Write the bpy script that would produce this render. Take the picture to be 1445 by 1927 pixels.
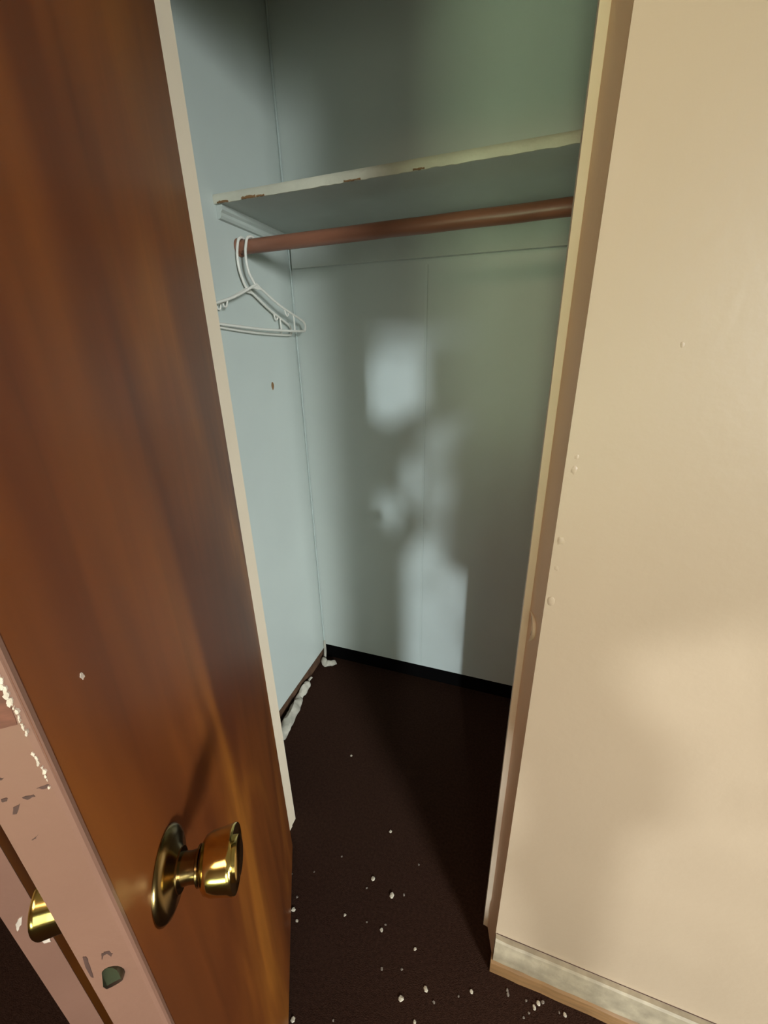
import bpy, bmesh, math, random
from mathutils import Vector, Matrix, noise
random.seed(7)
for o in list(bpy.data.objects): bpy.data.objects.remove(o)
S = bpy.context.scene
C = S.collection

# ------------------------------------------------------------------ camera
FPX, PITCH, YAW, ROLL = 756.2, math.radians(21.385), math.radians(19.48), math.radians(-1.225)
CAM = Vector((0, -.5478, 1.35))
_fw = Vector((-math.sin(YAW), math.cos(YAW), 0)); _rt = Vector((math.cos(YAW), math.sin(YAW), 0))
CF = _fw*math.cos(PITCH) + Vector((0, 0, -math.sin(PITCH)))
_u = _fw*math.sin(PITCH) + Vector((0, 0, math.cos(PITCH)))
CR = _rt*math.cos(ROLL) + _u*math.sin(ROLL)
CU = -_rt*math.sin(ROLL) + _u*math.cos(ROLL)
cd = bpy.data.cameras.new('camera'); cam = bpy.data.objects.new('camera', cd); C.objects.link(cam)
cd.sensor_fit = 'VERTICAL'; cd.sensor_height = 24; cd.lens = FPX*24/1927; cd.clip_start = .01
cam.matrix_world = Matrix(((CR.x, CU.x, -CF.x, CAM.x), (CR.y, CU.y, -CF.y, CAM.y), (CR.z, CU.z, -CF.z, CAM.z), (0, 0, 0, 1)))
S.camera = cam
def onp(px, py, n, c):                     # photo pixel -> point on the plane n.p = c
    d = CF + CR*((px-722.5)/FPX) - CU*((py-963.5)/FPX); n = Vector(n)
    return CAM + d*((c-CAM.dot(n))/d.dot(n))

# ------------------------------------------------------------------ light
S.view_settings.view_transform = 'Standard'; S.view_settings.look = 'None'
S.view_settings.exposure = 0.0; S.view_settings.gamma = 1.0; S.view_settings.use_curve_mapping = False
W = bpy.data.worlds.new('sky'); S.world = W; W.use_nodes = True
W.node_tree.nodes['Background'].inputs[0].default_value = (.62, .78, 1, 1)
W.node_tree.nodes['Background'].inputs[1].default_value = .25
SLX, SLZ = .24, .14                        # low daylight beam: metres sideways and up per metre of room depth
def lamp(name, kind, loc, direction, energy, color, **kw):
    l = bpy.data.lights.new(name, kind); l.energy = energy; l.color = color
    for k, v in kw.items(): setattr(l, k, v)
    o = bpy.data.objects.new(name, l); C.objects.link(o); o.location = loc
    o.rotation_euler = Vector(direction).to_track_quat('-Z', 'Y').to_euler(); return o
lamp('sun', 'SUN', (0, -6, 4), (-SLX, 1, -SLZ), 1.75, (.82, .94, 1), angle=math.radians(1.5))
# daylight entering at the two windows of the rear wall
lamp('window_daylight_upper', 'AREA', (2.95, -3.10, 1.75), (-.95, 1, -.42), 42, (.88, .96, .96), shape='RECTANGLE', size=1.0, size_y=.95, spread=math.radians(62))
lamp('window_daylight_lower', 'AREA', (2.95, -3.10, 1.05), (-.75, 1, -.05), 14, (.88, 1, .84), shape='RECTANGLE', size=1.0, size_y=.7)
lamp('covered_window_daylight', 'AREA', (.9, -3.10, 1.10), (-.2, 1, .0), 13, (.88, 1, .76), shape='RECTANGLE', size=.95, size_y=1.3)
# upward lawn-green lamp, added with its low window to brighten the upper closet
lamp('added_green_uplight', 'AREA', (-.15, -3.10, .70), (-.02, 1, .40), 2.3, (.80, 1, .62), shape='RECTANGLE', size=.55, size_y=.6, spread=math.radians(42))
# warm fill added below the ceiling, no fixture, to brighten wall and jamb
lamp('added_warm_fill', 'AREA', (-.35, -1.9, 2.40), (.1, .35, -1), 19, (1, .70, .46), shape='DISK', size=.9)

# ------------------------------------------------------------------ materials
def mat(name, base, rough=.5, metal=0, var=0, vscale=6, vstretch=(1, 1, 1), bump=0, bscale=40, col2=None, spec=.5, contrast=(.3, .7), coat=0, detail=4):
    m = bpy.data.materials.new(name); m.use_nodes = True; nt = m.node_tree; b = nt.nodes['Principled BSDF']
    b.inputs['Base Color'].default_value = (*base, 1); b.inputs['Roughness'].default_value = rough
    b.inputs['Metallic'].default_value = metal; b.inputs['Specular IOR Level'].default_value = spec
    if coat: b.inputs['Coat Weight'].default_value = coat; b.inputs['Coat Roughness'].default_value = .12
    tc = nt.nodes.new('ShaderNodeTexCoord')
    def noise_tex(scale, stretch, det=detail):
        mp = nt.nodes.new('ShaderNodeMapping'); mp.inputs['Scale'].default_value = stretch
        nt.links.new(tc.outputs['Object'], mp.inputs[0])
        n = nt.nodes.new('ShaderNodeTexNoise'); n.inputs['Scale'].default_value = scale; n.inputs['Detail'].default_value = det
        nt.links.new(mp.outputs[0], n.inputs['Vector']); return n
    if var or col2:
        n = noise_tex(vscale, vstretch)
        r = nt.nodes.new('ShaderNodeValToRGB'); nt.links.new(n.outputs['Fac'], r.inputs[0])
        c2 = col2 or tuple(x*(1-var) for x in base)
        r.color_ramp.elements[0].position, r.color_ramp.elements[1].position = contrast
        r.color_ramp.elements[0].color = (*c2, 1); r.color_ramp.elements[1].color = (*base, 1)
        nt.links.new(r.outputs[0], b.inputs['Base Color'])
    if bump:
        n = noise_tex(bscale, (1, 1, 1), 3); bp = nt.nodes.new('ShaderNodeBump')
        bp.inputs['Strength'].default_value = bump; bp.inputs['Distance'].default_value = .002
        nt.links.new(n.outputs['Fac'], bp.inputs['Height']); nt.links.new(bp.outputs[0], b.inputs['Normal'])
    return m
M = {}
M['cream'] = mat('cream_wall_paint', (.43, .315, .212), .42, var=.05, vscale=3, bump=.25, bscale=60)
M['jamb'] = mat('tan_frame_paint', (.78, .55, .36), .45, var=.08, vscale=5, vstretch=(4, 4, .5), bump=.2, bscale=80)
M['jamb_l'] = mat('cream_frame_paint', (.80, .66, .50), .45, var=.05, vscale=8, bump=.15, bscale=80)
M['blue'] = mat('pale_blue_closet_paint', (.59, .635, .60), .38, var=.05, vscale=4, bump=.2, bscale=45)
M['shelf'] = mat('shelf_paint', (.54, .575, .535), .45, var=.08, vscale=10, bump=.2, bscale=60)
M['shelf_front'] = mat('worn_shelf_edge_paint', (.66, .64, .52), .5, var=.12, vscale=16, bump=.5, bscale=120)
M['bead'] = mat('caulk', (.54, .60, .58), .4, var=.06, vscale=30)
M['carpet'] = mat('dark_brown_carpet', (.046, .0225, .0155), .95, var=.35, vscale=160, bump=1.0, bscale=420, spec=0)
M['bare'] = mat('bare_brown_wood', (.30, .155, .06), .6, var=.35, vscale=9, vstretch=(1.5, 6, 12), bump=.3)
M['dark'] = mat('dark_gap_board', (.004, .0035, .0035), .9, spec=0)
M['white'] = mat('white_baseboard_paint', (.44, .35, .235), .5, var=.4, vscale=26, bump=.5, bscale=70)
M['pink'] = mat('pink_door_edge_paint', (.27, .136, .094), .45, var=.10, vscale=9, bump=.25, bscale=60)
M['red'] = mat('worn_red_brown_wood', (.22, .075, .045), .6, var=.5, vscale=60, vstretch=(1, 1, 3))
M['umber'] = mat('umber_exposed_wood', (.13, .065, .035), .7, var=.6, vscale=30)
M['worn'] = mat('worn_pale_paint', (.80, .66, .54), .6, var=.3, vscale=90)
M['speck'] = mat('dark_scuff', (.10, .045, .035), .7, var=.4, vscale=90)
M['brass'] = mat('polished_brass', (.80, .58, .20), .14, 1, var=.12, vscale=25)
M['brass_dark'] = mat('tarnished_brass', (.30, .20, .08), .22, 1, var=.4, vscale=30)
M['steel'] = mat('dark_latch_metal', (.12, .115, .085), .35, 1, var=.3, vscale=60)
M['rod'] = mat('red_brown_rod_wood', (.30, .125, .075), .38, var=.3, vscale=8, vstretch=(.6, 6, 6), bump=.15)
M['plastic'] = mat('white_plastic', (.80, .77, .70), .35, var=.04)
M['flake'] = mat('white_paint_flake', (.66, .58, .46), .7, var=.15, vscale=60)
M['flake2'] = mat('dull_paint_flake', (.27, .22, .18), .8, var=.3, vscale=60)
M['peel'] = mat('peeled_white_paint', (.62, .57, .48), .6, var=.3, vscale=30, bump=.6, bscale=90)
M['ceil'] = mat('ceiling_paint', (.55, .50, .42), .7, var=.05)
M['light_mask'] = mat('light_mask_brown', (.36, .28, .18), .9, var=.1)
M['glass'] = mat('glass', (1, 1, 1), .02); M['glass'].node_tree.nodes['Principled BSDF'].inputs['Transmission Weight'].default_value = 1
def door_wood():
    m = bpy.data.materials.new('varnished_door_veneer'); m.use_nodes = True; nt = m.node_tree; b = nt.nodes['Principled BSDF']
    tc = nt.nodes.new('ShaderNodeTexCoord')
    def nz(scale, st, det, dist=0):
        mp = nt.nodes.new('ShaderNodeMapping'); mp.inputs['Scale'].default_value = st; nt.links.new(tc.outputs['Object'], mp.inputs[0])
        n = nt.nodes.new('ShaderNodeTexNoise'); n.inputs['Scale'].default_value = scale; n.inputs['Detail'].default_value = det
        n.inputs['Distortion'].default_value = dist; nt.links.new(mp.outputs[0], n.inputs['Vector']); return n
    def ramp(n, els):
        r = nt.nodes.new('ShaderNodeValToRGB'); nt.links.new(n.outputs['Fac'], r.inputs[0]); cr = r.color_ramp
        cr.elements[0].position, cr.elements[0].color = els[0][0], (*els[0][1], 1)
        cr.elements[1].position, cr.elements[1].color = els[1][0], (*els[1][1], 1)
        for p, c in els[2:]: e = cr.elements.new(p); e.color = (*c, 1)
        return r
    big = ramp(nz(1.5, (3.0, 1, .9), 2, 1.2), [(.32, (.16, .038, .008)), (.70, (.47, .16, .022)), (.50, (.26, .072, .012))])  # broad blotches: wood figure plus soft reflected light put into the colour
    fine = ramp(nz(5, (6, 1, .5), 4, .6), [(.25, (.80, .78, .76)), (.75, (1.1, 1.08, 1.06))])
    mx = nt.nodes.new('ShaderNodeMix'); mx.data_type = 'RGBA'; mx.blend_type = 'MULTIPLY'; mx.inputs[0].default_value = 1
    nt.links.new(big.outputs[0], mx.inputs[6]); nt.links.new(fine.outputs[0], mx.inputs[7]); nt.links.new(mx.outputs[2], b.inputs['Base Color'])
    b.inputs['Roughness'].default_value = .42; b.inputs['Coat Weight'].default_value = .10; b.inputs['Coat Roughness'].default_value = .25
    return m
M['door'] = door_wood()

# ------------------------------------------------------------------ helpers
def finish(name, bm, m, parent=None, bevel=0, smooth=False, seg=2):
    if bevel:
        bmesh.ops.bevel(bm, geom=[e for e in bm.edges if e.is_manifold and e.calc_face_angle(0) > .6], offset=bevel, segments=seg, affect='EDGES', profile=.6)
    bmesh.ops.recalc_face_normals(bm, faces=bm.faces)
    me = bpy.data.meshes.new(name); bm.to_mesh(me); bm.free()
    if smooth:
        for p in me.polygons: p.use_smooth = True
        try: me.set_sharp_from_angle(angle=math.radians(38))
        except Exception: pass
    me.materials.append(M[m]); o = bpy.data.objects.new(name, me); C.objects.link(o)
    if parent: o.parent = parent
    return o
def add_box(bm, x0, x1, y0, y1, z0, z1):
    v = [bm.verts.new(p) for p in ((x0, y0, z0), (x1, y0, z0), (x1, y1, z0), (x0, y1, z0), (x0, y0, z1), (x1, y0, z1), (x1, y1, z1), (x0, y1, z1))]
    for f in ((3, 2, 1, 0), (4, 5, 6, 7), (0, 1, 5, 4), (1, 2, 6, 5), (2, 3, 7, 6), (3, 0, 4, 7)): bm.faces.new([v[i] for i in f])
def box(name, m, ext, parent=None, bevel=0):
    bm = bmesh.new(); add_box(bm, *ext); return finish(name, bm, m, parent, bevel)
def add_prism(bm, pts, ax, a0, a1):        # closed outline extruded along axis ax (0 x, 1 y, 2 z)
    def P(p, a): q = list(p); q.insert(ax, a); return bm.verts.new(q)
    A = [P(p, a0) for p in pts]; B = [P(p, a1) for p in pts]; n = len(pts)
    bm.faces.new(A[::-1]); bm.faces.new(B)
    for i in range(n): bm.faces.new((A[i], A[(i+1) % n], B[(i+1) % n], B[i]))
def add_tube(bm, path, r, seg=10, cap=True):
    path = [Vector(p) for p in path]; rings = []; prev = None
    for i, p in enumerate(path):
        t = (path[min(i+1, len(path)-1)]-path[max(i-1, 0)]).normalized()
        a = prev if prev else (Vector((0, 0, 1)) if abs(t.z) < .9 else Vector((1, 0, 0)))
        a = (a - t*a.dot(t)).normalized(); prev = a; b = t.cross(a); rr = r[i] if isinstance(r, (list, tuple)) else r
        rings.append([bm.verts.new(p+(a*math.cos(k*2*math.pi/seg)+b*math.sin(k*2*math.pi/seg))*rr) for k in range(seg)])
    for A, B in zip(rings, rings[1:]):
        for k in range(seg): bm.faces.new((A[k], A[(k+1) % seg], B[(k+1) % seg], B[k]))
    if cap: bm.faces.new(rings[0][::-1]); bm.faces.new(rings[-1])
def add_lathe(bm, prof, seg=40):           # profile (radius, height) about local z
    rings = []
    for r, z in prof:
        rings.append([bm.verts.new((0, 0, z))] if r < 1e-6 else [bm.verts.new((r*math.cos(k*2*math.pi/seg), r*math.sin(k*2*math.pi/seg), z)) for k in range(seg)])
    for A, B in zip(rings, rings[1:]):
        for k in range(seg):
            a, b = A[k % len(A)], A[(k+1) % len(A)]; c, d = B[(k+1) % len(B)], B[k % len(B)]
            vs = []
            for v in (a, b, c, d):
                if v not in vs: vs.append(v)
            if len(vs) > 2: bm.faces.new(vs)
def smooth_path(pts, n=6):
    P = [Vector(p) for p in pts]; out = []
    for i in range(len(P)-1):
        a, b, c, d = P[max(i-1, 0)], P[i], P[i+1], P[min(i+2, len(P)-1)]
        for k in range(n):
            t = k/n; out.append(.5*((2*b)+(c-a)*t+(2*a-5*b+4*c-d)*t*t+(3*b-a-3*c+d)*t**3))
    return out+[P[-1]]
def tag(o, label, cat, group=None):
    o['label'] = label; o['category'] = cat
    if group: o['group'] = group
    return o
def struct(o, label, cat):
    o['kind'] = 'structure'; return tag(o, label, cat)
def empty(name, loc, rz=0):
    o = bpy.data.objects.new(name, None); C.objects.link(o); o.location = loc; o.rotation_euler = (0, 0, rz); o.empty_display_size = .05; return o

# ------------------------------------------------------------------ the setting
XL, YB, XR, ZC = -.80, .82, .36, 2.44      # closet: left wall, back wall, right wall; ceiling
JL = -.554                                  # face of the left jamb
ROOM = (-1.30, 3.8, -3.2)                   # room: left wall, right wall, rear wall
struct(box('floor', 'carpet', (-2.3, 3.85, -3.3, .90, -.05, 0)), 'dark brown carpet on the closet and room floor', 'floor')
struct(box('ceiling', 'ceil', (-2.3, 3.85, -3.3, .90, ZC, ZC+.05)), 'painted ceiling above the closet', 'ceiling')
# the room wall with the closet opening
bm = bmesh.new()
add_prism(bm, [(.0533, .0), (3.8, 0), (3.8, .125), (.077, .125), (.077, .007), (.0548, .006)], 2, 0, 2.05)
add_box(bm, ROOM[0], 3.8, 0, .125, 2.05, ZC)
add_box(bm, ROOM[0], JL-.022, .0, .125, 0, 2.05)
wf = struct(finish('wall_front', bm, 'cream', bevel=.0025), 'cream painted wall beside the closet opening', 'wall')
for px, py, s in ((1055, 1018, 1.1), (1047, 1070, .7), (1037, 1130, 1.3), (1085, 860, .6), (1080, 885, .9), (1284, 648, .5)):
    p = onp(px, py, (0, 1, 0), 0); bm = bmesh.new()
    bmesh.ops.create_icosphere(bm, subdivisions=2, radius=1)
    for v in bm.verts:
        k = 1+.6*noise.noise(v.co*1.3+Vector((px, py, 0))); v.co = Vector((p.x+v.co.x*.0042*s*k, v.co.y*.0008*s, p.z+v.co.z*.0058*s*k))
    finish('paint_bump', bm, 'cream', wf, smooth=True)
# closet shell
wl = struct(box('wall_left', 'blue', (XL-.02, XL, .125, YB+.02, .055, ZC)), 'pale blue closet side wall with hangers in front of it', 'wall')
box('bare_strip', 'umber', (XL-.02, XL-.004, .125, YB, 0, .055), wl)
wb = struct(box('wall_back', 'blue', (XL, XR, YB, YB+.02, .075, ZC)), 'pale blue-green back wall of the closet', 'wall')
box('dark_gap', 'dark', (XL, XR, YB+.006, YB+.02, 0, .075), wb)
wr = struct(box('wall_right', 'blue', (XR, XR+.02, .125, YB+.02, 0, ZC)), 'pale blue closet side wall hidden behind the door frame', 'wall')
# vertical caulk bead in the corner
bm = bmesh.new()
pts = [(XL+.004+.0012*noise.noise(Vector((0, 0, z*7))), YB-.004+.001*noise.noise(Vector((5, 0, z*9))), z) for z in [.09+i*.05 for i in range(48)]]
add_tube(bm, pts, [.0038+.0010*noise.noise(Vector((9, 0, z*11))) for _, _, z in pts], 8)
finish('caulk_bead', bm, 'bead', wl, smooth=True)
# panel joint on the back wall, a faint ridge
p = onp(796, 1000, (0, 1, 0), YB); bm = bmesh.new()
add_prism(bm, [(p.x-.012, YB+.001), (p.x, YB-.0016), (p.x+.001, YB-.0016), (p.x+.003, YB+.001)], 2, .08, 1.6)
finish('panel_joint', bm, 'blue', wb)
# chip in the left wall
p = onp(513, 726, (1, 0, 0), XL); bm = bmesh.new()
o = [(p.y+.007*math.cos(a)*(1+.3*noise.noise(Vector((a, 3, 0)))), p.z+.012*math.sin(a)*(1+.3*noise.noise(Vector((a, 8, 0))))) for a in [k*math.pi/7 for k in range(14)]]
add_prism(bm, o, 0, XL-.002, XL+.0006); finish('paint_chip', bm, 'bare', wl)

# right jamb with its door stop
bm = bmesh.new()
add_prism(bm, [(.0545, .0065), (.0385, .060), (.0385, .125), (.0765, .125), (.0765, .0075)], 2, 0, 2.05)
jr = struct(finish('trim_1', bm, 'jamb', bevel=.0015), 'tan painted closet door jamb with a strike slot beside cream wall', 'door jamb')
bm = bmesh.new(); add_prism(bm, [(.0385, .0605), (.0275, .062), (.0275, .099), (.0385, .100)], 2, 0, 2.03)
finish('door_stop', bm, 'jamb_l', jr, bevel=.0015)
nj = Vector((.0535, .016, 0)).normalized(); cj = nj.dot(Vector((.0545, .0065, 0)))
tj = Vector((-.016, .0535, 0)).normalized()
# strike slot: dark half-moon recess and the pale lip of the torn paint
arc = [(999.5, 1150), (1004, 1160), (1006.5, 1172), (1006.5, 1184), (1005, 1194), (1001, 1201), (996.5, 1206)]
lip = [onp(px, py, nj, cj) for px, py in arc]
bm = bmesh.new(); add_tube(bm, smooth_path([q-nj*.0008 for q in lip], 4), [.0008+.0040*math.sin(math.pi*k/24) for k in range(25)], 8)
finish('strike_lip', bm, 'jamb_l', jr, smooth=True)
bm = bmesh.new(); back = [onp(px, py, nj, cj) for px, py in ((996.5, 1206), (998.5, 1196), (1000.5, 1180), (1000, 1164), (999.5, 1150))]
loop = smooth_path(lip, 3)[:-1]+smooth_path(back, 3)[:-1]
A = [bm.verts.new(q-nj*.0003) for q in loop]; bm.faces.new(A); r = bmesh.ops.extrude_face_region(bm, geom=bm.faces[:])
for v in r['geom']:
    if isinstance(v, bmesh.types.BMVert): v.co += nj*.004
finish('strike_slot', bm, 'speck', jr)
# left jamb
bm = bmesh.new()
add_prism(bm, [(JL, .0), (JL, .1085), (JL-.0022, .1095), (JL-.0022, .131), (JL-.0215, .131), (JL-.0215, 0)], 2, 0, 2.05)
jl = struct(finish('trim_2', bm, 'jamb_l', bevel=.001), 'narrow cream closet door jamb beside the varnished brown door', 'door jamb')
box('groove', 'jamb_l', (JL-.0215, JL-.0012, .1090, .1094, 0, 2.05), jl)
struct(box('trim_3', 'jamb', (JL, .0385, .008, .125, 2.03, 2.05), bevel=.001), 'tan painted head jamb over the closet opening', 'door jamb')

# baseboard of the cream wall
bb = empty('baseboard_right', (.056, -.013, 0))
bm = bmesh.new(); N = 40; prof = [(0, .040), (-.012, .040), (-.0125, .080), (-.012, .118), (-.009, .1235), (0, .1245)]
rows = []
for i in range(N+1):
    x = .054+2.8*(i/N)**2
    rows.append([bm.verts.new((x-.056, y+.012+(0 if y > -.001 else .0012*noise.noise(Vector((x*30, z*30, 1)))), z+.0018*noise.noise(Vector((x*16, z*9, 4))))) for y, z in prof])
for a, b in zip(rows, rows[1:]):
    for k in range(len(prof)): bm.faces.new((a[k], a[(k+1) % len(prof)], b[(k+1) % len(prof)], b[k]))
bm.faces.new(rows[0]); bm.faces.new(rows[-1][::-1])
finish('board', bm, 'white', bb)
bm = bmesh.new(); rows = []
for i in range(N+1):
    x = .050+2.8*(i/N)**2
    j = .0022*noise.noise(Vector((x*22, 0, 2)))
    rows.append([bm.verts.new((x-.056, y+.013, z)) for y, z in ((0, 0), (-.018+j, 0), (-.0165+j, .034), (-.013, .0405), (0, .0405))])
for a, b in zip(rows, rows[1:]):
    for k in range(5): bm.faces.new((a[k], a[(k+1) % 5], b[(k+1) % 5], b[k]))
bm.faces.new(rows[0]); bm.faces.new(rows[-1][::-1])
finish('bare_wood_strip', bm, 'bare', bb)
box('crack', 'speck', (.0, 2.78, .0118, .0128, .1247, .1257), bb)
struct(bb, 'worn white baseboard with a bare brown wood strip below it', 'baseboard')

# rest of the room behind the camera
struct(box('wall_room_right', 'cream', (3.8, 3.85, -3.3, .125, 0, ZC)), 'cream side wall of the room', 'wall')
bm = bmesh.new(); x0 = ROOM[0]
add_box(bm, x0-.1, x0, -3.25, -.86, 0, ZC); add_box(bm, x0-.1, x0, -.04, .125, 0, ZC); add_box(bm, x0-.1, x0, -.86, -.04, 2.05, ZC)
struct(finish('wall_room_left', bm, 'cream'), 'cream side wall of the room with a doorway', 'wall')
struct(box('wall_hall', 'cream', (-2.3, -2.25, -3.3, .90, 0, ZC)), 'cream hallway wall beyond the doorway', 'wall')
W0 = (-.47, .17, .32, 1.08)
W1, W2 = (.40, 1.40, .42, 2.02), (2.45, 3.45, .70, 2.10)
bm = bmesh.new(); y0, y1 = -3.3, -3.2
add_box(bm, -2.3, W0[0], y0, y1, 0, ZC); add_box(bm, W0[1], W1[0], y0, y1, 0, ZC); add_box(bm, W1[1], W2[0], y0, y1, 0, ZC); add_box(bm, W2[1], 3.85, y0, y1, 0, ZC)
for w in (W0, W1, W2): add_box(bm, w[0], w[1], y0, y1, 0, w[2]); add_box(bm, w[0], w[1], y0, y1, w[3], ZC)
struct(finish('wall_rear', bm, 'cream'), 'cream rear wall of the room with two windows and an added low one', 'wall')
def window(name, w, label):
    e = empty(name, ((w[0]+w[1])/2, -3.25, w[2])); struct(e, label, 'window'); hw = (w[1]-w[0])/2; h = w[3]-w[2]
    bm = bmesh.new(); add_box(bm, -hw, -hw+.03, -.04, .06, 0, h); add_box(bm, hw-.03, hw, -.04, .06, 0, h)
    add_box(bm, -hw+.03, hw-.03, -.04, .06, 0, .03); add_box(bm, -hw+.03, hw-.03, -.04, .06, h-.03, h)
    finish('window_frame', bm, 'white', e); return e, hw, h
e2, hw, h = window('window_2', W2, 'bright window in the rear wall of the room')
box('pane', 'glass', (-hw+.03, hw-.03, -.02, -.016, .03, h-.03), e2)
e0, hw, h = window('window_3', W0, 'added unseen low window in the rear wall for the green lamp')  # unseen window, added to carry the green upward lamp
box('pane', 'glass', (-hw+.03, hw-.03, -.02, -.016, .03, h-.03), e0)
e1, hw, h = window('window_1', W1, 'window in the rear wall behind an added sheet with light-shaping holes')
# added unseen sheet: holes shaped to drop light patches on back and cream walls
def poly(pts, n, c): return [onp(px, py, n, c) for px, py in pts]
YW = -3.2
back_p = [([(686, 700), (712, 672), (798, 668), (799, 765), (765, 778), (728, 800), (712, 785), (684, 772)], .97),
          ([(708, 680), (716, 630), (722, 570), (785, 570), (800, 680)], .55),
          ([(764, 880), (778, 850), (788, 880), (784, 960), (764, 945)], .85),
          ([(708, 940), (732, 925), (752, 955), (742, 1003), (722, 985)], .80),
          ([(797, 800), (880, 788), (850, 850), (842, 930), (838, 1060), (798, 1060)], .40),
          ([(768, 1025), (800, 1010), (835, 1060), (880, 1090), (888, 1150), (872, 1205), (890, 1240), (905, 1320), (765, 1290), (762, 1165), (764, 1090)], .80),
          ([(764, 1060), (784, 1050), (790, 1140), (766, 1150)], .97), ([(768, 1160), (830, 1100), (850, 1300), (760, 1290)], .97),
          ([(700, 590), (800, 520), (900, 520), (900, 640), (800, 650), (700, 640)], .25)]
front_p = [([(1165, 1255), (1230, 1215), (1460, 1170), (1500, 1600), (1280, 1550), (1275, 1420), (1200, 1340)], .75),
           ([(1280, 1545), (1190, 1572), (1150, 1700), (1100, 1960), (1500, 1990), (1500, 1590)], .85)]
holes = []
for pts, dens in back_p:
    holes.append(([(q.x+SLX*(YB-YW), q.z+SLZ*(YB-YW)) for q in poly(pts, (0, 1, 0), YB)], dens))
for pts, dens in front_p:
    holes.append(([(q.x+SLX*(0-YW), q.z+SLZ*(0-YW)) for q in poly(pts, (0, 1, 0), 0)], dens))
def inside(x, z, pg):
    c = False
    for i in range(len(pg)):
        (xa, za), (xb, zb) = pg[i-1], pg[i]
        if (za > z) != (zb > z) and x < (xb-xa)*(z-za)/(zb-za)+xa: c = not c
    return c
bm = bmesh.new(); cs = .010; nx, nz = int(.94/cs), int(1.54/cs)
V = {}
def gv(i, k):
    if (i, k) not in V: V[i, k] = bm.verts.new((-.47+i*cs, .0, .03+k*cs))
    return V[i, k]
bx = [(min(p[0] for p in pg), max(p[0] for p in pg), min(p[1] for p in pg), max(p[1] for p in pg)) for pg, _ in holes]
for i in range(nx):
    for k in range(nz):
        X = .9-.47+(i+.5)*cs; Z = W1[2]+.03+(k+.5)*cs; d = 0
        for (pg, dens), b in zip(holes, bx):
            if b[0] < X < b[1] and b[2] < Z < b[3] and inside(X, Z, pg): d = max(d, dens)
        if random.random() >= d: bm.faces.new((gv(i, k), gv(i+1, k), gv(i+1, k+1), gv(i, k+1)))
pp = finish('added_light_mask', bm, 'light_mask', e1); pp.location = (0, .05, 0)

# ------------------------------------------------------------------ brown closet door, swung open into the room
TH = math.radians(-60.4); DW, DT = .602, .035
door = empty('door_1', (JL+.001, .042, 0), TH)
struct(door, 'varnished brown veneer closet door with brass knob and pink edge, standing open', 'door')
dx = Vector((math.cos(TH), math.sin(TH), 0)); dy = Vector((-math.sin(TH), math.cos(TH), 0)); d0 = Vector((JL+.001, .042, 0))
def dloc(p): q = p-d0; return Vector((q.dot(dx), q.dot(dy), q.z))
box('leaf', 'door', (.002, DW-.0012, .0004, DT, .012, 2.025), door, bevel=.0008)
bm = bmesh.new(); nzr = 60; rows = []
for i in range(nzr+1):                      # painted free edge with a slightly wavy, worn corner
    z = .012+2.013*i/nzr; j = .0008*noise.noise(Vector((z*9, 0, 0)))
    rows.append([bm.verts.new(q) for q in ((DW-.0013, -.0002, z), (DW, -.0002, z), (DW+.0003, DT-.0028+j, z), (DW-.0006, DT-.0004+j*.5, z), (DW-.0022, DT+.0006, z), (DW-.0050+j, DT+.0005, z), (DW-.0050, DT-.0005, z))])
for a, b in zip(rows, rows[1:]):
    for k in range(7): bm.faces.new((a[k], a[(k+1) % 7], b[(k+1) % 7], b[k]))
bm.faces.new(rows[0]); bm.faces.new(rows[-1][::-1]); finish('painted_edge', bm, 'pink', door)
KNOB = [(.0352, 0), (.0352, .0012), (.033, .0042), (.028, .0066), (.020, .0082), (.0165, .0105), (.0165, .0118), (.0125, .0128), (.0118, .0185), (.0125, .0245), (.0155, .0258), (.0155, .0275), (.0140, .0282), (.0175, .0292), (.0215, .0320), (.0236, .0370), (.0246, .0450), (.0258, .0530), (.0262, .0555), (.0255, .0570), (.0215, .0566), (.0180, .0560), (.0172, .0560), (.0168, .0590), (.0140, .0602), (0, .0604)]
def knob(side):
    k = empty('door_knob', (DW-.060, DT+.0002 if side > 0 else -.0002, .934)); k.parent = door
    k.rotation_euler = (-math.pi/2*side, 0, 0)
    bm = bmesh.new(); add_lathe(bm, [(0, -.001)]+KNOB[:7]+[(.0125, .0118)], 48); finish('rosette', bm, 'brass_dark', k, smooth=True)
    bm = bmesh.new(); add_lathe(bm, [(.0122, .010)]+KNOB[7:14], 40); finish('neck', bm, 'brass_dark', k, smooth=True)
    bm = bmesh.new(); add_lathe(bm, [(.0130, .0282)]+KNOB[13:], 48); finish('knob', bm, 'brass', k, smooth=True)
knob(1); knob(-1)
# latch bolt in the free edge, level with the knob: flat back, rounded front, bevelled nose
lc = Vector((DW, .0165, .936)); bm = bmesh.new()
outl = [(-.0065, -.0105), (-.0065, .0070), (-.0030, .0105), (.0020, .0110), (.0060, .0080), (.0078, .002), (.0062, -.0045), (.0015, -.0090), (-.003, -.0118)]
rd = Vector((.87, .49)); nrm = Vector((-.49, .87))
def nose(a, b): return .0052-.42*abs(Vector((a, b)).dot(nrm)+.0010)
outl = [(-.0065, -.0105), (-.0065, -.0030), (-.0065, .0070), (-.0045, .0095), (-.0015, .0110), (.0020, .0110), (.0048, .0095), (.0066, .0066), (.0076, .0035), (.0074, -.0005), (.0058, -.0050), (.0030, -.0085), (-.0010, -.0112), (-.004, -.0118)]
n = len(outl); A = [bm.verts.new((lc.x-.002, lc.y+a, lc.z+b)) for a, b in outl]
B = [bm.verts.new((lc.x+nose(a, b), lc.y+a*.95, lc.z+b*.95)) for a, b in outl]
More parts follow.
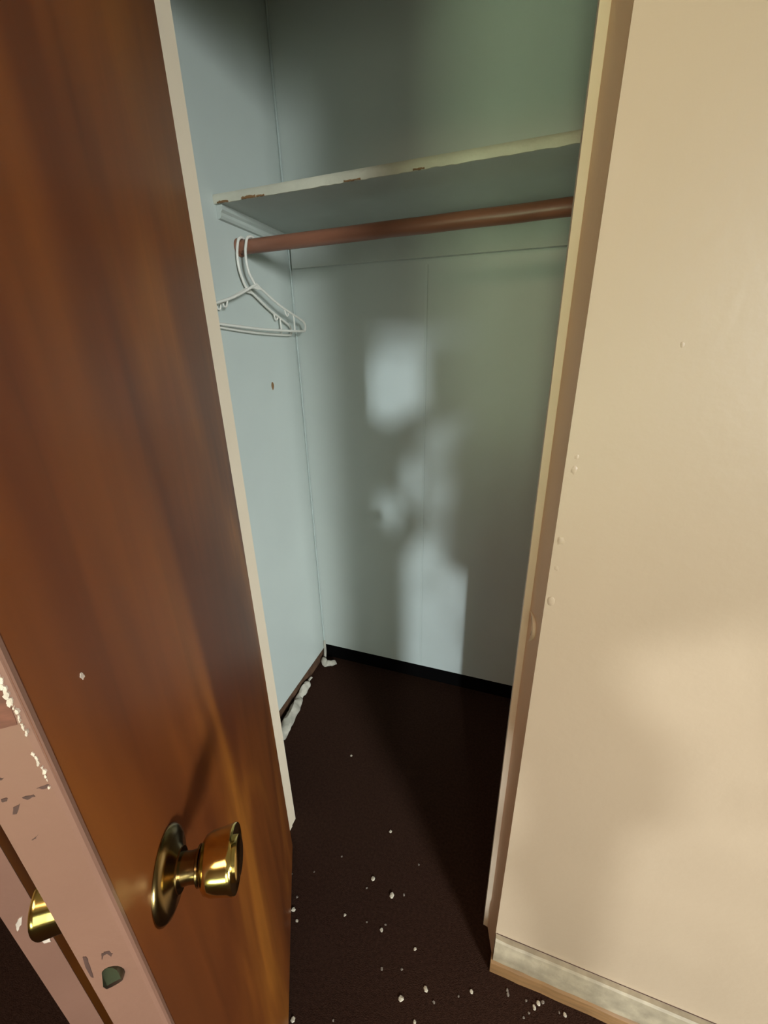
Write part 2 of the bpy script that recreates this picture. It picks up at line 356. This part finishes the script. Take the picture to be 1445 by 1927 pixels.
R0, R1 = bm.verts.new((lc.x+.0050, lc.y-.0030, lc.z-.0012)), bm.verts.new((lc.x+.0050, lc.y+.004, lc.z+.0022))
bm.faces.new(A[::-1])
for i in range(n):
    j = (i+1) % n; bm.faces.new((A[i], A[j], B[j], B[i]))
for i in range(n):
    j = (i+1) % n; c = R0 if (outl[i][0]+outl[j][0]) < .001 else R1; bm.faces.new((B[i], B[j], c))
for i in range(n):
    j = (i+1) % n; k = (i-1) % n
    ci = (outl[i][0]+outl[j][0]) < .001; ck = (outl[i][0]+outl[k][0]) < .001
    if ci != ck: bm.faces.new((B[i], R0, R1))
finish('latch_bolt', bm, 'steel', door)
# worn patches on the painted edge and a nick in the veneer
ne = dx; ce = ne.dot(d0+dx*DW)
def edge_patch(name, m, pts, lift=.0004, plane=None, parent=None):
    n_, c_ = plane or (ne, ce); par = parent or door; bm = bmesh.new()
    loop = []
    for k in range(len(pts)):
        a, b = pts[k], pts[(k+1) % len(pts)]
        for t in (0, .33, .67):
            loop.append((a[0]+(b[0]-a[0])*t+random.uniform(-1, 1)*1.0, a[1]+(b[1]-a[1])*t+random.uniform(-1, 1)*1.0))
    P = [onp(px, py, n_, c_) for px, py in loop]; par_m = par.matrix_basis.inverted()
    A = [bm.verts.new(par_m @ (q-n_*.0003)) for q in P]; B = [bm.verts.new(par_m @ (q+n_*lift)) for q in P]
    bm.faces.new(A[::-1]); bm.faces.new(B)
    for i in range(len(A)): bm.faces.new((A[i], A[(i+1) % len(A)], B[(i+1) % len(A)], B[i]))
    bmesh.ops.triangulate(bm, faces=[f for f in bm.faces if len(f.verts) > 4])
    return finish(name, bm, m, par)
bpy.context.view_layer.update()
edge_patch('worn_patch', 'red', [(-14, 1296), (10, 1298), (22, 1330), (34, 1362), (10, 1369), (-14, 1373)], .0006)
for (xa, ya), (xb, yb), cnt, sz in (((-4, 1268), (22, 1322), 13, 6.5), ((20, 1316), (55, 1385), 12, 4.0), ((64, 1414), (88, 1462), 9, 3.6), ((88, 1462), (96, 1480), 2, 2.5)):
    for i in range(cnt):
        t = (i+random.random())/cnt; cx, cy = xa+(xb-xa)*t+random.uniform(-3, 3), ya+(yb-ya)*t; q = sz*random.uniform(.5, 1.1)
        edge_patch('worn_patch', 'worn', [(cx+q*random.uniform(.4, 1.1)*math.cos(k*1.047)+q*.3*math.sin(k*1.047), cy+1.6*q*random.uniform(.4, 1.1)*math.sin(k*1.047)) for k in range(6)], random.uniform(.0006, .0012))
for pts in ([(42, 1500), (64, 1494), (66, 1498), (52, 1504)], [(2, 1504), (14, 1500), (14, 1506), (4, 1509)], [(70, 1482), (90, 1474), (96, 1478), (84, 1484)], [(26, 1518), (38, 1512), (32, 1530), (25, 1531)], [(-4, 1464), (8, 1463), (2, 1468)], [(60, 1580), (72, 1570), (68, 1578)]):
    edge_patch('scuff', 'speck', pts)
edge_patch('scuff', 'speck', [(156, 1800), (162, 1799), (170, 1818), (176, 1838), (170, 1836), (162, 1818)])
edge_patch('scuff', 'speck', [(190, 1796), (196, 1790), (206, 1789), (212, 1794), (210, 1800), (203, 1794), (196, 1797), (193, 1805)])
nf = dy; cf = nf.dot(d0+dy*DT)
edge_patch('veneer_nick', 'worn', [(149, 1267), (154, 1266), (158, 1273), (156, 1279), (151, 1275)], .0005, (nf, cf))

# second door: pink edge seen past the first door's free edge
a1, a2 = math.radians(-76.35), math.radians(-79.15); rr = .60
P1 = Vector((CAM.x+rr*math.sin(a1), CAM.y+rr*math.cos(a1), 0)); best = None
for k in range(400):
    r2 = rr-.05+k*.0005; q = Vector((CAM.x+r2*math.sin(a2), CAM.y+r2*math.cos(a2), 0)); L = (q-P1).length
    if r2 > rr*math.cos(a2-a1) and (best is None or abs(L-.035) < best[0]): best = (abs(L-.035), q)
tdir = (best[1]-P1).normalized(); d2 = Vector((tdir.y, -tdir.x, 0))
if d2.x > 0: d2 = -d2
a = math.atan2(-d2.y, -d2.x)                # local +x points to the free edge
D2W = min(.74, (ROOM[0]+.01-P1.x)/d2.x)
root2 = P1+d2*D2W
door2 = empty('door_2', root2, a); struct(door2, 'room door with a pink painted edge behind the brown closet door', 'door')
bpy.context.view_layer.update()
sgn = 1 if (door2.matrix_basis.inverted() @ best[1]).y > 0 else -1
y0_, y1_ = sorted((0, .035*sgn))
box('leaf', 'door', (0, D2W-.0015, y0_, y1_, .012, 2.025), door2, bevel=.001)
box('painted_edge', 'pink', (D2W-.0015, D2W, y0_, y1_, .012, 2.025), door2)
n2 = -d2; c2 = n2.dot(P1)
for pts in ([(30, 1738), (36, 1727), (42, 1724), (40, 1738), (33, 1752)], [(72, 1764), (80, 1760), (92, 1762), (96, 1770), (84, 1773)]):
    edge_patch('paint_chip', 'worn', pts, .0012, (n2, c2), door2)

# ------------------------------------------------------------------ closet shelf
sh = empty('closet_shelf', (XL, .474, 1.655))
tag(sh, 'painted closet shelf board with a worn cream front edge above the rod', 'shelf')
ZS, ZT, YF = 1.713, 1.732, .474
bm = bmesh.new(); add_box(bm, .0005, XR-XL-.0005, .004, YB-YF-.0005, ZS-1.655, ZT-1.655); finish('board', bm, 'shelf', sh)
bm = bmesh.new(); rows = []; n = 110          # front edge: rounded nose, ragged painted lower border
for i in range(n+1):
    x = .0005+(XR-XL-.001)*i/n; j = .0016*noise.noise(Vector((x*38, 0, 0)))+.0010*noise.noise(Vector((x*110, 3, 0)))
    zz = ZS-1.655
    rows.append([bm.verts.new((x, y, z+zz)) for y, z in ((.0045, -.0012+j), (.0015, -.0010+j), (0, .003+j*.5), (-.0005, .010), (.0008, .0165), (.0035, .0198), (.007, .0200), (.0045, .0185))])
for p_, q_ in zip(rows, rows[1:]):
    for k in range(8): bm.faces.new((p_[k], p_[(k+1) % 8], q_[(k+1) % 8], q_[k]))
bm.faces.new(rows[0]); bm.faces.new(rows[-1][::-1]); finish('front_edge', bm, 'shelf_front', sh, smooth=True)
for x0_, x1_, hh in ((.012, .045, .0045), (.085, .125, .0055), (.128, .15, .003), (.36, .40, .003), (.52, .545, .0025)):
    bm = bmesh.new(); P = [(x0_+(x1_-x0_)*k/8, ZS-1.6565+.0012*random.random()) for k in range(9)]+[(x1_-(x1_-x0_)*k/8, ZS-1.6555+hh*(.5+.5*random.random())) for k in range(9)]
    add_prism(bm, P, 1, -.0012, .003); finish('edge_chip', bm, 'bare', sh)
# side cleat with a stepped moulding, back cleat
bm = bmesh.new(); z0 = ZS-1.655
add_prism(bm, [(0.0005, z0), (.019, z0), (.019, z0-.012), (.013, z0-.017), (.013, z0-.024), (.009, z0-.030), (.0005, z0-.031)], 1, .008, YB-YF-.001)
finish('side_cleat', bm, 'shelf', sh, bevel=.0008)
bm = bmesh.new(); add_prism(bm, [(.0195, z0), (XR-XL-.001, z0), (XR-XL-.001, z0-.104), (.0195, z0-.0925)], 1, YB-YF-.019, YB-YF-.0005)
finish('back_cleat', bm, 'shelf', sh, bevel=.001)

# ------------------------------------------------------------------ closet rod
RY, RZ, RR = .556, 1.6335, .0175
rod = empty('closet_rod', (XL, RY, RZ)); tag(rod, 'round red-brown wooden hanging rod under the closet shelf', 'rod')
bm = bmesh.new(); n = 40; add_tube(bm, [(.001+(XR-XL-.002)*i/n, .0008*noise.noise(Vector((i*.35, 0, 0))), .0008*noise.noise(Vector((i*.3, 7, 0)))) for i in range(n+1)], RR, 28)
finish('pole', bm, 'rod', rod, smooth=True)
for x in (.0006, XR-XL-.0066):
    bm = bmesh.new()
    add_tube(bm, [(x, 0, 0), (x+.004, 0, 0), (x+.006, 0, 0)], [RR+.005, RR+.005, RR+.003], 28); finish('rod_socket', bm, 'rod', rod, smooth=True)

# ------------------------------------------------------------------ hangers
def hanger(x, rz, tilt, half, drop, label):
    h = empty('coat_hanger', (x, RY, RZ)); h.rotation_euler = (tilt, 0, rz); tag(h, label, 'hanger', 'white plastic hangers on the closet rod')
    r = .0036; q = .0217
    bm = bmesh.new()
    hook = [(-.004, -.093-drop), (-.014, -.082-drop*.8), (-.025, -.066), (-.0295, -.045), (-.0290, -.020), (-.0235, 0), (-.0160, .0155), (0, q+.001), (.0155, .0155), (.0225, .001), (.0215, -.010)]
    add_tube(bm, smooth_path([(0, a, b) for a, b in hook], 6), r, 10); finish('hook', bm, 'plastic', h, smooth=True)
    bm = bmesh.new()
    fr = [(0, -.092), (.03, -.106), (.10, -.137), (half-.02, -.168), (half-.006, -.176), (half, -.186), (half-.004, -.197), (half-.018, -.2015), (.10, -.2055), (0, -.207)]
    fr = [(p, z-drop) for p, z in fr]
    full = fr+[(-a, b) for a, b in fr[::-1]][1:-1]
    P = smooth_path([(0, a, b) for a, b in full+[full[0]]], 5)
    add_tube(bm, P, r, 10); finish('frame', bm, 'plastic', h, smooth=True)
    bm = bmesh.new(); add_prism(bm, [(-.012, -.094), (0, -.088), (.012, -.094), (.034, -.109), (.012, -.1035), (0, -.105), (-.012, -.1035), (-.034, -.109)], 0, -.0017, .0017)
    finish('web', bm, 'plastic', h).location = (0, 0, -drop)
    for s in (-1, 1):
        bm = bmesh.new(); add_tube(bm, smooth_path([(0, s*.118, -.145), (0, s*.121, -.154), (0, s*.126, -.161), (0, s*.133, -.160), (0, s*.135, -.154)], 4), .0024, 8)
        finish('strap_notch', bm, 'plastic', h, smooth=True).location = (0, 0, -drop)
        bm = bmesh.new(); add_tube(bm, [(0, s*(half-.062), -.153), (0, s*(half-.060), -.175), (0, s*(half-.060), -.204)], .0024, 8)
        finish('brace', bm, 'plastic', h, smooth=True).location = (0, 0, -drop)
hanger(-.757, math.radians(-6.0), math.radians(-1.0), .222, 0, 'white plastic hanger further out along the rod')
hanger(-.786, math.radians(-1.2), math.radians(-2.0), .212, .008, 'white plastic hanger closest to the blue side wall')

# ------------------------------------------------------------------ peeled paint and flakes on the carpet
def lump(name, pts, m, thick, label, cat, seg=9):    # pts: floor pixels with half widths in metres
    c0 = onp(*pts[0][:2], (0, 0, 1), 0); e_bm = bmesh.new(); path = []; rad = []
    P = [onp(px, py, (0, 0, 1), 0)-c0 for px, py, _ in pts]
    sp = smooth_path(P, 5); n = len(sp)
    for i, p in enumerate(sp):
        t = i/(n-1)*(len(pts)-1); k = min(int(t), len(pts)-2); r = pts[k][2]+(pts[k+1][2]-pts[k][2])*(t-k)
        path.append(p); rad.append(max(.001, r))
    add_tube(e_bm, path, rad, seg)
    for v in e_bm.verts:
        w = v.co+c0; v.co.z = max(-.0005, v.co.z*thick+thick*.012+.010*noise.noise(w*55)); v.co.x += .009*noise.noise(w*40); v.co.y += .009*noise.noise(w*40+Vector((5, 5, 5)))
        v.co.x = max(v.co.x, XL+.001-c0.x)
    o = finish(name, e_bm, m, smooth=True); o.location = c0; return tag(o, label, cat)
lump('peeled_paint_strip', [(529, 1394, .022), (541, 1366, .022), (554, 1338, .021), (562, 1318, .013), (570, 1302, .018), (578, 1293, .016), (581, 1287, .006), (588, 1277, .003)], 'peel', .9, 'ragged strip of peeled white paint along the blue side wall', 'paint strip')
lump('paint_scrap', [(606, 1243, .006), (614, 1252, .011), (626, 1252, .014), (635, 1252, .003)], 'peel', 1.2, 'folded white paint scrap in the back corner of the closet', 'paint scrap')
lump('paint_scrap', [(546, 1312, .004), (552, 1305, .004), (556, 1301, .002)], 'peel', .8, 'small pale scrap between peeled strip and side wall', 'paint scrap')
bm = bmesh.new(); add_tube(bm, smooth_path([(XL+.006, YB-.020, .0), (XL+.007, YB-.010, .03), (XL+.006, YB-.006, .075), (XL+.005, YB-.005, .10)], 4), [.008-.004*i/12 for i in range(13)], 8)
finish('loose_caulk_end', bm, 'peel', wl, smooth=True)
flakes = [(661, 1422, 4), (735, 1565, 5), (702, 1653, 6.5), (737, 1685, 8.5), (760, 1684, 3.5), (552, 1712, 6.5), (559, 1733, 4), (559, 1688, 3.5), (649, 1722, 4), (718, 1750, 5), (781, 1786, 4.5), (755, 1879, 7), (801, 1861, 6.5), (887, 1865, 4.5), (551, 1919, 6), (690, 1671, 3), (643, 1612, 3), (788, 1627, 3), (718, 1823, 3.5), (756, 1824, 3.5), (816, 1886, 3.5), (780, 1924, 4), (549, 1645, 2.5), (591, 1641, 2.5), (1263-400, 1875, 2.5), (690, 1735, 2.5), (725, 1740, 3), (627, 1920, 3)]
flakes_edge = [(954, 1863, 4), (956, 1871, 4), (1005, 1896, 5), (1013, 1888, 5), (1021, 1886, 4), (1063, 1910, 4.5), (990, 1883, 3), (995, 1906, 3), (985, 1915, 3), (1052, 1905, 2.5)]
def flake(px, py, s, grp, label, m):
    p = onp(px, py, (0, 0, 1), 0); dist = (p-CAM).length; w = s/FPX*dist*.55*.82
    bm = bmesh.new(); k = random.randint(6, 8); ph = random.random()*6
    out = [(w*(.7+.5*random.random())*math.cos(ph+i*2*math.pi/k)*1.15, w*(.65+.5*random.random())*math.sin(ph+i*2*math.pi/k)) for i in range(k)]
    tz = w*.45
    A = [bm.verts.new((x, y, 0)) for x, y in out]; B = [bm.verts.new((x*.8, y*.8, tz*(.6+.6*random.random()))) for x, y in out]
    t = bm.verts.new((0, 0, tz*1.2)); bm.faces.new(A[::-1])
    for i in range(k): bm.faces.new((A[i], A[(i+1) % k], B[(i+1) % k], B[i])); bm.faces.new((B[i], B[(i+1) % k], t))
    o = finish('paint_flake', bm, m); o.location = (p.x, p.y, 0); o.rotation_euler.z = random.random()*6; tag(o, label, 'paint flake', grp)
own = {(661, 1422): 'lone tiny paint flake lying farthest inside the closet', (735, 1565): 'pale yellowish paint flake alone between the two closet jambs',
       (737, 1685): 'largest white paint flake on the carpet at the closet doorway', (702, 1653): 'oblong white paint flake next to the largest flake',
       (760, 1684): 'tiny crumb of paint close beside the largest flake', (552, 1712): 'largest pale flake at the foot of the brown door'}
for i, (px, py, s) in enumerate(flakes):
    m_ = 'flake' if s >= 4 else 'flake2'
    if (px, py) in own: flake(px, py, s, 'loose flakes on the open carpet', own[px, py], m_)
    elif px < 595: flake(px, py, s, 'flakes at the foot of the brown door', 'small pale paint flake at the foot of the brown door', m_)
    elif s < 4: flake(px, py, s, 'dull crumbs on the carpet', 'dull grey paint crumb on the open dark brown carpet', m_)
    else: flake(px, py, s, 'loose flakes on the open carpet', 'small white paint flake lying loose on dark brown carpet', m_)
for px, py, s in flakes_edge:
    flake(px, py, s, 'flakes beside the baseboard', 'small white paint flake on carpet beside the worn baseboard', 'flake' if s > 4.2 else 'flake2')
